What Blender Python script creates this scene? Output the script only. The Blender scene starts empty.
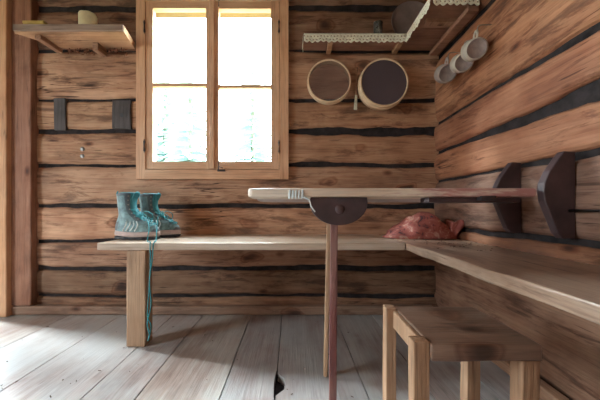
import bpy, bmesh, math, random
from mathutils import Vector, Matrix, noise
PI = math.pi
rnd = random.Random(7)

# ------------------------------------------------------------------ camera
F, EX, EY, H = 280.0, 296.0, 208.0, 0.62      # focal length and eye point in pixels of the 600x400 frame, eye height
scene = bpy.context.scene
col = scene.collection
cd = bpy.data.cameras.new('camera'); cam = bpy.data.objects.new('camera', cd); col.objects.link(cam)
cd.sensor_width = 36; cd.lens = F / 600 * 36
cd.shift_x = (300 - EX) / 600; cd.shift_y = (EY - 200) / 600
cd.clip_start = 0.02; cd.clip_end = 200
cam.location = (0, 0, H); cam.rotation_euler = (PI / 2, 0, 0)
scene.camera = cam
# ------------------------------------------------------------------ light
vs = scene.view_settings
vs.view_transform = 'Standard'; vs.look = 'None'; vs.gamma = 1; vs.exposure = 1.52; vs.use_curve_mapping = False
w = bpy.data.worlds.new('overcast_sky'); scene.world = w; w.use_nodes = True
wt = w.node_tree; wt.nodes.clear()
wo = wt.nodes.new('ShaderNodeOutputWorld'); wb = wt.nodes.new('ShaderNodeBackground')
wb.inputs['Color'].default_value = (0.76, 0.92, 1.0, 1); # an overcast sky is about three times brighter overhead than at the horizon
wg = wt.nodes.new('ShaderNodeTexCoord'); wsx = wt.nodes.new('ShaderNodeSeparateXYZ'); wm = wt.nodes.new('ShaderNodeMapRange')
wt.links.new(wg.outputs['Generated'], wsx.inputs[0]); wt.links.new(wsx.outputs[2], wm.inputs[0])
wm.inputs[1].default_value = 0.0; wm.inputs[2].default_value = 1.0; wm.inputs[3].default_value = 8.0; wm.inputs[4].default_value = 23.0
wt.links.new(wm.outputs[0], wb.inputs['Strength'])
wt.links.new(wb.outputs[0], wo.inputs[0])
sd = bpy.data.lights.new('sun', 'SUN'); sd.energy = 4.0; sd.angle = 0.16; sd.color = (0.84, 0.95, 1.0)      # sun behind thin cloud, from beyond the window and left
sun = bpy.data.objects.new('sun', sd); col.objects.link(sun)
sun.rotation_euler = Vector((0.60, -0.20, -0.37)).to_track_quat('-Z', 'Y').to_euler()

def portal(name, loc, rot, sx, sy):
    l = bpy.data.lights.new(name, 'AREA'); l.shape = 'RECTANGLE'; l.size = sx; l.size_y = sy
    try: l.cycles.is_portal = True
    except Exception: return
    o = bpy.data.objects.new(name, l); col.objects.link(o); o.location = loc; o.rotation_euler = rot

# ------------------------------------------------------------------ key distances (metres)
D0 = 1.647            # back wall
XR = 0.818            # right wall
XL = -2.90            # left wall
YF = -1.70            # wall behind the camera
ZC = 2.15             # ceiling
WX0, WX1, WZ0, WZ1 = -0.905, -0.088, 0.873, 1.860      # window opening
DY0, DY1, DZ0, DZ1 = -0.70, 0.30, 0.81, 1.62           # unseen hole in the left wall, added to light the back wall
QX0, QX1, QZ1 = -2.80, -1.765, 1.95                    # open doorway in the back wall, just left of the frame
BZ = 0.465            # bench height
BF = 1.239            # front edge of back bench
portal('window_portal', ((WX0+WX1)/2, D0+0.16, (WZ0+WZ1)/2), (-PI/2, 0, 0), WX1-WX0, WZ1-WZ0)
portal('added_light_hole_portal', (XL-0.12, (DY0+DY1)/2, (DZ0+DZ1)/2), (0, -PI/2, 0), DZ1-DZ0, DY1-DY0)
portal('doorway_portal', ((QX0+QX1)/2, D0+0.16, QZ1/2), (-PI/2, 0, 0), QX1-QX0, QZ1)

def px(x, d): return (x - EX) * d / F
def pz(y, d): return H + (EY - y) * d / F

# ------------------------------------------------------------------ materials
def nodes(name):
    m = bpy.data.materials.new(name); m.use_nodes = True
    nt = m.node_tree; b = nt.nodes['Principled BSDF']
    return m, nt, b
def ramp(nt, fac, stops, interp='LINEAR'):
    r = nt.nodes.new('ShaderNodeValToRGB'); r.color_ramp.interpolation = interp
    el = r.color_ramp.elements
    while len(el) > 1: el.remove(el[-1])
    el[0].position = stops[0][0]; el[0].color = (*stops[0][1], 1)
    for p, c in stops[1:]:
        e = el.new(p); e.color = (*c, 1)
    nt.links.new(fac, r.inputs[0]); return r.outputs[0]
def g3(v): return (v, v, v)
def mapping(nt, scale, loc=(0, 0, 0)):
    tc = nt.nodes.new('ShaderNodeTexCoord'); mp = nt.nodes.new('ShaderNodeMapping')
    mp.inputs['Scale'].default_value = scale; mp.inputs['Location'].default_value = loc
    nt.links.new(tc.outputs['Object'], mp.inputs[0]); return mp.outputs[0]
def noise_tex(nt, vec, scale, detail=4, rough=0.6, dist=0.0):
    n = nt.nodes.new('ShaderNodeTexNoise'); n.inputs['Scale'].default_value = scale
    n.inputs['Detail'].default_value = detail; n.inputs['Roughness'].default_value = rough
    n.inputs['Distortion'].default_value = dist
    nt.links.new(vec, n.inputs['Vector']); return n.outputs['Fac']
def mix(nt, mode, fac, a, b):
    m = nt.nodes.new('ShaderNodeMix'); m.data_type = 'RGBA'; m.blend_type = mode
    if isinstance(fac, (int, float)): m.inputs[0].default_value = fac
    else: nt.links.new(fac, m.inputs[0])
    for i, v in ((6, a), (7, b)):
        if isinstance(v, tuple): m.inputs[i].default_value = (*v, 1)
        else: nt.links.new(v, m.inputs[i])
    return m.outputs[2]
def bump(nt, b, h, strength, dist=0.01):
    n = nt.nodes.new('ShaderNodeBump'); n.inputs['Strength'].default_value = strength
    n.inputs['Distance'].default_value = dist
    nt.links.new(h, n.inputs['Height']); nt.links.new(n.outputs[0], b.inputs['Normal'])

def wood(name, dark, mid, light, axis='X', rough=0.7, grain=1.0, stain=0.35, knots=True, tone=False, crack=0.5, spec=0.3,
         bleach=None, marks=0, loc=(0, 0, 0), bstr=0.5):
    m, nt, b = nodes(name)
    st = {'X': (1, 14, 14), 'Y': (14, 1, 14), 'Z': (14, 14, 1)}[axis]
    ks = {'X': (1, 2.0, 2.0), 'Y': (2.0, 1, 2.0), 'Z': (2.0, 2.0, 1)}[axis]
    v = mapping(nt, tuple(s * grain for s in st), loc)
    n1 = noise_tex(nt, v, 2.4, 6, 0.65, 0.6)
    v2 = mapping(nt, tuple((s * 3.5 if s > 1 else 1.6) * grain for s in st), loc)
    n2 = noise_tex(nt, v2, 3.0, 3, 0.6)
    v3 = mapping(nt, ks, loc)
    n3 = noise_tex(nt, v3, 3.2, 4, 0.6, 0.4)
    mean = mapping(nt, (1.2, 1.2, 1.2), (5, 2, 8)); n0 = noise_tex(nt, mean, 2.6, 3, 0.6, 0.5)
    av = nt.nodes.new('ShaderNodeMix'); av.inputs[0].default_value = 0.5; nt.links.new(n1, av.inputs[2]); nt.links.new(n0, av.inputs[3])
    c = ramp(nt, av.outputs[0], [(0.30, dark), (0.44, mid), (0.62, light)])
    c = mix(nt, 'MULTIPLY', 0.45, c, ramp(nt, n2, [(0.34, g3(0.55)), (0.5, g3(1.0))]))
    c = mix(nt, 'MULTIPLY', stain, c, ramp(nt, n3, [(0.33, (0.28, 0.24, 0.23)), (0.52, g3(1.0))]))
    height = n1
    if knots:
        vo = nt.nodes.new('ShaderNodeTexVoronoi'); vo.inputs['Scale'].default_value = 3.4
        nt.links.new(v3, vo.inputs['Vector'])
        k = ramp(nt, vo.outputs['Distance'], [(0.03, (0.12, 0.08, 0.07)), (0.075, (0.55, 0.42, 0.38)), (0.13, g3(1.0))])
        c = mix(nt, 'MULTIPLY', 0.85, c, k)
    if crack:
        v4 = mapping(nt, tuple((s * 0.9 if s > 1 else 0.55) for s in st), (3.3, 1.7, 0.4))
        n4 = noise_tex(nt, v4, 2.0, 2, 0.5, 0.3)
        k = ramp(nt, n4, [(0.485, g3(1.0)), (0.497, (0.2, 0.16, 0.15)), (0.503, (0.2, 0.16, 0.15)), (0.515, g3(1.0))])
        msk = ramp(nt, noise_tex(nt, v3, 1.7, 1, 0.5), [(0.52, g3(0.0)), (0.6, g3(crack))])
        c = mix(nt, 'MULTIPLY', msk, c, k)
    if marks:
        v5 = mapping(nt, {'X': (0.55, 1, 1), 'Y': (1, 0.55, 1), 'Z': (1, 1, 0.55)}[axis], (7.3, 2.1, 4.4))
        v6 = nt.nodes.new('ShaderNodeVectorMath'); v6.operation = 'ADD'
        nz = nt.nodes.new('ShaderNodeTexNoise'); nz.inputs['Scale'].default_value = 9; nt.links.new(v5, nz.inputs['Vector'])
        sc_ = nt.nodes.new('ShaderNodeVectorMath'); sc_.operation = 'SCALE'; sc_.inputs['Scale'].default_value = 0.09
        nt.links.new(nz.outputs['Color'], sc_.inputs[0]); nt.links.new(v5, v6.inputs[0]); nt.links.new(sc_.outputs[0], v6.inputs[1])
        # knots: a dark heart with a ring
        vk = nt.nodes.new('ShaderNodeTexVoronoi'); vk.inputs['Scale'].default_value = 7.5; nt.links.new(v6.outputs[0], vk.inputs['Vector'])
        k = ramp(nt, vk.outputs['Distance'], [(0.10, (0.16, 0.11, 0.10)), (0.17, (0.55, 0.42, 0.38)), (0.21, (0.85, 0.72, 0.66)), (0.25, (0.62, 0.48, 0.42)), (0.30, g3(1.0))])
        sel = nt.nodes.new('ShaderNodeSeparateColor'); nt.links.new(vk.outputs['Color'], sel.inputs[0])
        msk = ramp(nt, sel.outputs[0], [(0.62, g3(0.0)), (0.66, g3(0.9))])
        c = mix(nt, 'MULTIPLY', msk, c, k)
        # soot and damp stains with ragged outlines
        v7 = mapping(nt, {'X': (1.6, 5, 9), 'Y': (5, 1.6, 9), 'Z': (5, 5, 1.6)}[axis], (1.9, 6.1, 0.4))
        n7 = noise_tex(nt, v7, 1.9, 8, 0.72, 0.5)
        c = mix(nt, 'MULTIPLY', marks, c, ramp(nt, n7, [(0.36, (0.22, 0.20, 0.21)), (0.42, (0.55, 0.48, 0.46)), (0.48, g3(1.0))]))
        # short drying checks and adze nicks
        v8 = mapping(nt, {'X': (3, 30, 48), 'Y': (30, 3, 48), 'Z': (40, 40, 3)}[axis], (0.3, 1.1, 2.4))
        n8 = noise_tex(nt, v8, 1.6, 3, 0.6, 0.2)
        c = mix(nt, 'MULTIPLY', 0.8, c, ramp(nt, n8, [(0.30, (0.25, 0.19, 0.17)), (0.345, g3(1.0))]))
    if bleach:
        msk = ramp(nt, noise_tex(nt, v3, 1.3, 5, 0.65), [(0.42, g3(0.0)), (0.62, g3(0.85))])
        c = mix(nt, 'MIX', msk, c, bleach)
    if tone:
        at = nt.nodes.new('ShaderNodeAttribute'); at.attribute_name = 'tone'
        c = mix(nt, 'MULTIPLY', 1.0, c, at.outputs['Color'])
    nt.links.new(c, b.inputs['Base Color'])
    b.inputs['Roughness'].default_value = rough
    b.inputs['Specular IOR Level'].default_value = spec
    add = nt.nodes.new('ShaderNodeMath'); add.operation = 'ADD'
    nt.links.new(n1, add.inputs[0]); nt.links.new(n2, add.inputs[1])
    bump(nt, b, add.outputs[0], bstr, 0.006)
    return m
def plain(name, c, rough=0.5, metal=0.0, var=0.25, scale=30, spec=0.5, bs=0.15, sheen=0):
    m, nt, b = nodes(name)
    v = mapping(nt, (1, 1, 1))
    n = noise_tex(nt, v, scale, 4, 0.6)
    lo = tuple(x * (1 - var) for x in c); hi = tuple(min(1, x * (1 + var)) for x in c)
    nt.links.new(ramp(nt, n, [(0.3, lo), (0.7, hi)]), b.inputs['Base Color'])
    b.inputs['Roughness'].default_value = rough; b.inputs['Metallic'].default_value = metal
    b.inputs['Specular IOR Level'].default_value = spec
    if sheen: b.inputs['Sheen Weight'].default_value = sheen
    if bs: bump(nt, b, n, bs, 0.002)
    return m

M = {}
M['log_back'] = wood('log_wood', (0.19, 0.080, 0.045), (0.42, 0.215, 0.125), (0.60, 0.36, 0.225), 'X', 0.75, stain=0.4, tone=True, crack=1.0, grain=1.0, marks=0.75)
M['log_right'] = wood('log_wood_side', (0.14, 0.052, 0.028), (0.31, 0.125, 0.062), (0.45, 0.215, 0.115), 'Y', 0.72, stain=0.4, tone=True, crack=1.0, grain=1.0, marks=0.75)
M['gap'] = plain('sooty_gap_wood', (0.034, 0.028, 0.028), 1.0, var=0.5, scale=18, spec=0.05, bs=0.8)
M['post'] = wood('post_wood', (0.13, 0.05, 0.03), (0.27, 0.12, 0.07), (0.38, 0.19, 0.12), 'Z', 0.7, stain=0.5)
M['jamb'] = wood('jamb_wood', (0.36, 0.17, 0.08), (0.55, 0.29, 0.15), (0.65, 0.38, 0.21), 'Z', 0.6, stain=0.15)
M['frame_v'] = wood('window_wood_upright', (0.44, 0.22, 0.115), (0.62, 0.345, 0.20), (0.72, 0.45, 0.28), 'Z', 0.55, stain=0.1, knots=False, crack=0, bstr=0.2)
M['frame_h'] = wood('window_wood_level', (0.44, 0.22, 0.115), (0.62, 0.345, 0.20), (0.72, 0.45, 0.28), 'X', 0.55, stain=0.1, knots=False, crack=0, bstr=0.2)
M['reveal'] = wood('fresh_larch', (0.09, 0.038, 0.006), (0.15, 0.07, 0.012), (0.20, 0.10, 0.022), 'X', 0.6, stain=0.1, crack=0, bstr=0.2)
M['floor'] = wood('floor_board_wood', (0.19, 0.125, 0.105), (0.33, 0.255, 0.225), (0.48, 0.43, 0.40), 'Y', 0.32, stain=0.35, tone=True, crack=0.4, spec=0.5, bstr=0.25,
                  bleach=(0.42, 0.43, 0.42))
M['ceiling'] = wood('ceiling_board_wood', (0.10, 0.05, 0.03), (0.20, 0.11, 0.07), (0.28, 0.16, 0.10), 'X', 0.8)
M['bench_x'] = wood('bench_wood', (0.34, 0.22, 0.14), (0.50, 0.36, 0.26), (0.62, 0.50, 0.40), 'X', 0.30, stain=0.2, spec=0.6, bstr=0.25)
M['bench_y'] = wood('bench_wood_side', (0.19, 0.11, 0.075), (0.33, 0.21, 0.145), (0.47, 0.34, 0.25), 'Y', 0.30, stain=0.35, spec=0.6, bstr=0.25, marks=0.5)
M['bench_leg'] = wood('bench_leg_wood', (0.28, 0.15, 0.08), (0.42, 0.25, 0.15), (0.55, 0.36, 0.23), 'Z', 0.6, stain=0.35)
M['shelf'] = wood('shelf_wood', (0.30, 0.15, 0.08), (0.47, 0.26, 0.14), (0.60, 0.37, 0.22), 'X', 0.65, stain=0.3, marks=0.5)
M['shelf_edge'] = wood('weathered_shelf_edge', (0.15, 0.10, 0.075), (0.27, 0.185, 0.14), (0.37, 0.27, 0.21), 'X', 0.7, stain=0.3)
M['batten'] = wood('batten_wood', (0.20, 0.10, 0.06), (0.32, 0.17, 0.10), (0.42, 0.24, 0.15), 'Y', 0.65)
M['shelf_dark'] = wood('old_shelf_wood', (0.14, 0.065, 0.042), (0.27, 0.135, 0.085), (0.38, 0.20, 0.13), 'X', 0.7, stain=0.4)
M['stool_seat'] = wood('stool_seat_wood', (0.12, 0.065, 0.042), (0.22, 0.125, 0.085), (0.32, 0.20, 0.14), 'X', 0.34, stain=0.3, spec=0.6, bstr=0.3, marks=0.5)
M['stool_leg'] = wood('stool_leg_wood', (0.24, 0.12, 0.065), (0.38, 0.21, 0.12), (0.50, 0.31, 0.19), 'Z', 0.6)
M['brown_paint'] = plain('dark_brown_paint', (0.06, 0.034, 0.036), 0.42, var=0.4, scale=14, bs=0.3)
M['block'] = wood('dark_block_wood', (0.030, 0.026, 0.026), (0.065, 0.055, 0.055), (0.11, 0.095, 0.09), 'Z', 0.85, knots=False)
M['sieve'] = wood('bent_wood', (0.56, 0.38, 0.22), (0.72, 0.52, 0.33), (0.80, 0.62, 0.42), 'X', 0.5, stain=0.15, knots=False, crack=0, bstr=0.1)
M['base'] = wood('base_strip_wood', (0.16, 0.085, 0.055), (0.28, 0.165, 0.11), (0.38, 0.25, 0.18), 'X', 0.7, marks=0.5)
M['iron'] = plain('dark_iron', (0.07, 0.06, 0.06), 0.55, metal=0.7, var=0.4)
M['nail'] = plain('grey_metal', (0.35, 0.33, 0.31), 0.45, metal=0.8)
M['enamel'] = plain('cream_enamel', (0.48, 0.42, 0.35), 0.35, var=0.08, bs=0)
M['enamel_shaded'] = plain('shaded_enamel_base', (0.25, 0.19, 0.17), 0.5, var=0.2, scale=50)  # mug bottoms are cream enamel too; this brown paints in their shade
M['dull_ring'] = plain('worn_grey_enamel', (0.34, 0.28, 0.25), 0.4, var=0.15, scale=50)
M['tin'] = plain('dull_tin', (0.24, 0.19, 0.18), 0.5, metal=0.1, var=0.3, scale=9)
M['wax'] = plain('yellow_wax', (0.70, 0.61, 0.38), 0.45, var=0.12, scale=20)
M['card'] = plain('ochre_card', (0.46, 0.32, 0.08), 0.6, var=0.25, scale=20)
M['leaf'] = plain('dry_leaf', (0.30, 0.13, 0.07), 0.8, var=0.5, scale=60)
M['lace'] = plain('cream_lace', (0.78, 0.76, 0.62), 0.85, var=0.15, scale=90, bs=0.6)
M['crumb'] = plain('dark_crumb', (0.10, 0.06, 0.04), 0.9, var=0.4)
M['suede'] = plain('grey_teal_suede', (0.17, 0.28, 0.295), 0.75, var=0.6, scale=32, sheen=0.4, bs=0.4)
M['suede_dark'] = plain('charcoal_suede', (0.10, 0.13, 0.145), 0.8, var=0.35, scale=55, sheen=0.3, bs=0.4)
M['teal'] = plain('teal_lining', (0.04, 0.22, 0.25), 0.7, var=0.2, scale=60)
M['cord'] = plain('teal_lace_cord', (0.035, 0.27, 0.30), 0.65, var=0.25, scale=120)
M['stripe'] = plain('pale_stripe', (0.78, 0.82, 0.82), 0.6, var=0.1)
M['midsole'] = plain('dusty_pink_midsole', (0.52, 0.39, 0.35), 0.65, var=0.15, scale=40)
M['rubber'] = plain('black_rubber', (0.045, 0.045, 0.05), 0.7, var=0.3)
M['toe'] = plain('grey_rubber_cap', (0.14, 0.14, 0.15), 0.6, var=0.2)
M['bark'] = plain('bark', (0.36, 0.34, 0.30), 0.9, var=0.4, scale=8)
M['needle'] = plain('spruce_needles', (0.31, 0.42, 0.40), 0.8, var=0.3, scale=5)
M['meadow'] = plain('meadow', (0.20, 0.20, 0.11), 0.9, var=0.2, scale=2)

def glass_mat():
    m, nt, b = nodes('window_glass'); nt.nodes.remove(b)
    out = nt.nodes['Material Output']
    t = nt.nodes.new('ShaderNodeBsdfTransparent'); g = nt.nodes.new('ShaderNodeBsdfGlossy'); mx = nt.nodes.new('ShaderNodeMixShader')
    lw = nt.nodes.new('ShaderNodeLayerWeight'); lw.inputs[0].default_value = 0.5
    pw = nt.nodes.new('ShaderNodeMath'); pw.operation = 'POWER'; pw.inputs[1].default_value = 5.0; nt.links.new(lw.outputs['Facing'], pw.inputs[0])
    fr = nt.nodes.new('ShaderNodeMath'); fr.operation = 'MULTIPLY_ADD'; fr.inputs[1].default_value = 0.94; fr.inputs[2].default_value = 0.05
    nt.links.new(pw.outputs[0], fr.inputs[0])
    t.inputs[0].default_value = (0.96, 0.985, 0.985, 1); g.inputs['Roughness'].default_value = 0.03
    nt.links.new(fr.outputs[0], mx.inputs[0]); nt.links.new(t.outputs[0], mx.inputs[1]); nt.links.new(g.outputs[0], mx.inputs[2])
    nt.links.new(mx.outputs[0], out.inputs[0]); return m
M['glass'] = glass_mat()
def mesh_cloth(name, c, op):
    m, nt, b = nodes(name); b.inputs['Base Color'].default_value = (*c, 1); b.inputs['Roughness'].default_value = 0.7
    b.inputs['Alpha'].default_value = op; return m
M['gauze'] = mesh_cloth('sieve_gauze', (0.22, 0.13, 0.10), 0.6)
M['gauze_dark'] = mesh_cloth('dark_sieve_gauze', (0.09, 0.065, 0.075), 0.92)
def painted_wood():
    m = wood('painted_table_wood', (0.42, 0.26, 0.17), (0.74, 0.56, 0.41), (0.86, 0.74, 0.61), 'X', 0.45, stain=0.25, spec=0.5, bstr=0.3)
    nt = m.node_tree; b = nt.nodes['Principled BSDF']
    old = b.inputs['Base Color'].links[0].from_socket
    v = mapping(nt, (1, 6, 6)); n = noise_tex(nt, v, 3.5, 5, 0.7)
    tc = nt.nodes.new('ShaderNodeTexCoord'); sp = nt.nodes.new('ShaderNodeSeparateXYZ'); nt.links.new(tc.outputs['Object'], sp.inputs[0])
    mr = nt.nodes.new('ShaderNodeMapRange'); mr.inputs[1].default_value = 0.1; mr.inputs[2].default_value = 0.75
    mr.inputs[3].default_value = -0.14; mr.inputs[4].default_value = 0.26
    nt.links.new(sp.outputs[0], mr.inputs[0])
    ad = nt.nodes.new('ShaderNodeMath'); nt.links.new(n, ad.inputs[0]); nt.links.new(mr.outputs[0], ad.inputs[1])
    msk = ramp(nt, ad.outputs[0], [(0.53, g3(0.0)), (0.66, g3(0.9))])
    c = mix(nt, 'MIX', msk, old, (0.44, 0.17, 0.16))
    nt.links.new(c, b.inputs['Base Color']); return m
M['table'] = painted_wood()
M['table_under'] = wood('table_underside_wood', (0.26, 0.19, 0.18), (0.42, 0.33, 0.31), (0.55, 0.46, 0.43), 'X', 0.4, stain=0.3, spec=0.5, bstr=0.2)
M['red_leg'] = wood('worn_red_paint_wood', (0.10, 0.032, 0.032), (0.20, 0.072, 0.066), (0.34, 0.18, 0.155), 'Z', 0.45, stain=0.3, knots=False)
def red_cloth():
    m, nt, b = nodes('red_patterned_cloth')
    v = mapping(nt, (1, 1, 1))
    n = noise_tex(nt, v, 26, 3, 0.6, 1.2); n2 = noise_tex(nt, v, 9, 3, 0.6)
    c = ramp(nt, n, [(0.33, (0.10, 0.04, 0.05)), (0.42, (0.38, 0.10, 0.08)), (0.58, (0.46, 0.15, 0.12)), (0.66, (0.62, 0.36, 0.28))])
    c = mix(nt, 'MULTIPLY', 0.6, c, ramp(nt, n2, [(0.35, (0.5, 0.4, 0.35)), (0.6, g3(1.0))]))
    nt.links.new(c, b.inputs['Base Color']); b.inputs['Roughness'].default_value = 0.8; bump(nt, b, n, 0.3, 0.004)
    return m
M['red'] = red_cloth()

# ------------------------------------------------------------------ mesh helpers
def obj(name, bm, mat=None, parent=None, smooth=False, mats=None):
    me = bpy.data.meshes.new(name); bm.normal_update(); bm.to_mesh(me); bm.free()
    for m in (mats or ([mat] if mat else [])): me.materials.append(m)
    if smooth:
        for p in me.polygons: p.use_smooth = True
    o = bpy.data.objects.new(name, me); col.objects.link(o)
    if parent: o.parent = parent
    return o
def tag(o, label=None, cat=None, group=None, kind=None):
    if label: o['label'] = label
    if cat: o['category'] = cat
    if group: o['group'] = group
    if kind: o['kind'] = kind
    return o
def thing(name, label, cat, loc=(0, 0, 0), rot=(0, 0, 0), group=None):
    o = bpy.data.objects.new(name, None); col.objects.link(o); o.location = loc; o.rotation_euler = rot
    o.empty_display_size = 0.05
    return tag(o, label, cat, group)
def struct(o): o['kind'] = 'structure'; return o
def box(bm, x0, x1, y0, y1, z0, z1, bev=0.002, wear=0.0, seed=0.0, cut=0):
    vs_ = [bm.verts.new((x, y, z)) for x in (x0, x1) for y in (y0, y1) for z in (z0, z1)]
    fs = [bm.faces.new([vs_[i] for i in q]) for q in ((0, 1, 3, 2), (4, 6, 7, 5), (0, 4, 5, 1), (2, 3, 7, 6), (0, 2, 6, 4), (1, 5, 7, 3))]
    if cut:      # rings of cuts along the longest side so the worn edges can wander
        dims = (x1-x0, y1-y0, z1-z0); ax = dims.index(max(dims))
        for k in range(1, cut):
            co = Vector(((x0+x1)/2, (y0+y1)/2, (z0+z1)/2)); co[ax] = (x0, y0, z0)[ax] + dims[ax] * k / cut
            no = Vector((0, 0, 0)); no[ax] = 1
            allf = set(f for v in vs_ for f in v.link_faces)
            geom = list(allf) + list(set(e for f in allf for e in f.edges)) + vs_
            r = bmesh.ops.bisect_plane(bm, geom=geom, plane_co=co, plane_no=no)
            vs_ = list(set(vs_ + [g for g in r['geom_cut'] if isinstance(g, bmesh.types.BMVert)]))
    if bev:
        es = []
        for e in set(e for v in vs_ for e in v.link_edges):
            if len(e.link_faces) == 2 and e.calc_face_angle(0) > 0.5: es.append(e)
        r = bmesh.ops.bevel(bm, geom=es, offset=bev, segments=2, affect='EDGES', profile=0.5)
        vs_ = list(set([v for v in vs_ if v.is_valid] + [v for v in r['verts'] if v.is_valid]))
    if wear:
        for v in vs_:
            if v.is_valid:
                n = noise.noise_vector(v.co * 9 + Vector((seed, seed * 2, 1.3)))
                v.co += n * wear
    return vs_
def frame_basis(d):
    d = d.normalized(); a = Vector((0, 0, 1)) if abs(d.z) < 0.9 else Vector((1, 0, 0))
    u = d.cross(a).normalized(); return u, u.cross(d).normalized()
def tube(bm, pts, r, seg=8, cap=True, radii=None):
    pts = [Vector(p) for p in pts]; rings = []; pu = None
    for i, p in enumerate(pts):
        d = (pts[min(i+1, len(pts)-1)] - pts[max(i-1, 0)])
        if d.length < 1e-7: d = Vector((0, 0, 1))
        d.normalize()
        if pu is None: u, v = frame_basis(d)
        else:
            u = (pu - d * pu.dot(d))
            if u.length < 1e-5: u, v = frame_basis(d)
            u.normalize(); v = d.cross(u)
        pu = u; rr = radii[i] if radii else r
        rings.append([bm.verts.new(p + (u * math.cos(2*PI*k/seg) + v * math.sin(2*PI*k/seg)) * rr) for k in range(seg)])
    for a, b in zip(rings, rings[1:]):
        for k in range(seg): bm.faces.new((a[k], a[(k+1) % seg], b[(k+1) % seg], b[k]))
    if cap: bm.faces.new(rings[0][::-1]); bm.faces.new(rings[-1])
    return rings
def smooth_path(pts, n=6):
    pts = [Vector(p) for p in pts]; out = []
    for i in range(len(pts)-1):
        p0, p1, p2, p3 = pts[max(i-1, 0)], pts[i], pts[i+1], pts[min(i+2, len(pts)-1)]
        for k in range(n):
            t = k / n
            out.append(0.5 * ((2*p1) + (p2-p0)*t + (2*p0-5*p1+4*p2-p3)*t*t + (3*p1-p0-3*p2+p3)*t**3))
    out.append(pts[-1]); return out
def lathe(bm, prof, seg=32, mat4=None, closed=False):
    """prof: (radius, height) pairs turned about Z"""
    rings = []
    for r, z in prof:
        rings.append([bm.verts.new((max(r, 1e-5)*math.cos(2*PI*k/seg), max(r, 1e-5)*math.sin(2*PI*k/seg), z)) for k in range(seg)])
    for a, b in zip(rings, rings[1:]):
        for k in range(seg): bm.faces.new((a[k], a[(k+1) % seg], b[(k+1) % seg], b[k]))
    if closed:
        a, b = rings[-1], rings[0]
        for k in range(seg): bm.faces.new((a[k], a[(k+1) % seg], b[(k+1) % seg], b[k]))
    vs_ = [v for r in rings for v in r]
    bmesh.ops.remove_doubles(bm, verts=vs_, dist=2e-5)
    if mat4:
        for v in bm.verts: v.co = mat4 @ v.co
def prism(bm, outline, axis, a0, a1, bev=0.0):
    """outline of 2-D points extruded along an axis ('Y': points are x,z ; 'Z': x,y)"""
    f = {'Y': lambda p, a: (p[0], a, p[1]), 'Z': lambda p, a: (p[0], p[1], a), 'X': lambda p, a: (a, p[0], p[1])}[axis]
    A = [bm.verts.new(f(p, a0)) for p in outline]; B = [bm.verts.new(f(p, a1)) for p in outline]
    n = len(outline)
    fa = bm.faces.new(A[::-1]); fb = bm.faces.new(B)
    for k in range(n): bm.faces.new((A[k], A[(k+1) % n], B[(k+1) % n], B[k]))
    bmesh.ops.recalc_face_normals(bm, faces=bm.faces)
    if bev:
        es = list(fa.edges) + list(fb.edges)
        bmesh.ops.bevel(bm, geom=es, offset=bev, segments=2, affect='EDGES', profile=0.5)

# ------------------------------------------------------------------ hewn log walls
def hewn(bm, tl, axis, a0, a1, z0, z1, face, back, tone, seed, gap=0.004, bulge=0.012, g0=None, g1=None, step=0.03):
    """one squared log: runs along axis, front at 'face' (towards smaller coordinate), hewn and uneven. g0/g1: functions widening the seams"""
    n = max(2, int((a1 - a0) / step)); m = 12
    s = 1 if back > face else -1
    rows = []
    for i in range(n + 1):
        a = a0 + (a1 - a0) * i / n
        wav = lambda z: 0.009 * noise.noise(Vector((a*1.7, z*7.7, 0.7))) + 0.003 * noise.noise(Vector((a*11, z*7.7, 2.7)))
        wid = lambda z, q: 1 + 0.7 * noise.noise(Vector((a*4.3, z*9.1, q))) + 0.3 * noise.noise(Vector((a*19, z*9.1, q)))
        lo = z0 + wav(z0) + (gap/2 + (g0(a) if g0 else 0)) * wid(z0, 3.1)
        hi = z1 + wav(z1) - (gap/2 + (g1(a) if g1 else 0)) * wid(z1, 7.7)
        row = []
        for j in range(m + 1):
            t = -1 + 2 * j / m; tt = math.copysign(abs(t) ** 0.75, t)
            z = (lo + hi)/2 + (hi - lo)/2 * tt
            d = bulge * abs(tt) ** 9
            d += 0.0045 * (1 + noise.noise(Vector((a*3.5, z*11 + seed, seed)))) + 0.0018 * noise.noise(Vector((a*16, z*40, seed)))
            c = face + s * d
            row.append(bm.verts.new((a, c, z) if axis == 'X' else (c, a, z)))
        for z, c in ((hi, back), (lo, back)):
            row.append(bm.verts.new((a, c, z) if axis == 'X' else (c, a, z)))
        rows.append(row)
    fs = []
    k = m + 3
    for r0, r1 in zip(rows, rows[1:]):
        for j in range(k):
            fs.append(bm.faces.new((r0[j], r0[(j+1) % k], r1[(j+1) % k], r1[j])))
    fs.append(bm.faces.new(rows[0])); fs.append(bm.faces.new(rows[-1][::-1]))
    for f in fs:
        f.tag = True
        for l in f.loops: l[tl] = (*tone, 1)
    return fs
def finish_logs(bm, name, mat, mats=None):
    bmesh.ops.recalc_face_normals(bm, faces=bm.faces)
    o = obj(name, bm, mat, smooth=True, mats=mats)
    for p in o.data.polygons: p.use_smooth = len(p.vertices) == 4 and p.material_index == 0
    return o
def tones(seed):
    r = random.Random(seed); v = r.uniform(0.78, 1.15); return (v * r.uniform(0.97, 1.03), v, v * r.uniform(0.93, 1.05))

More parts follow.
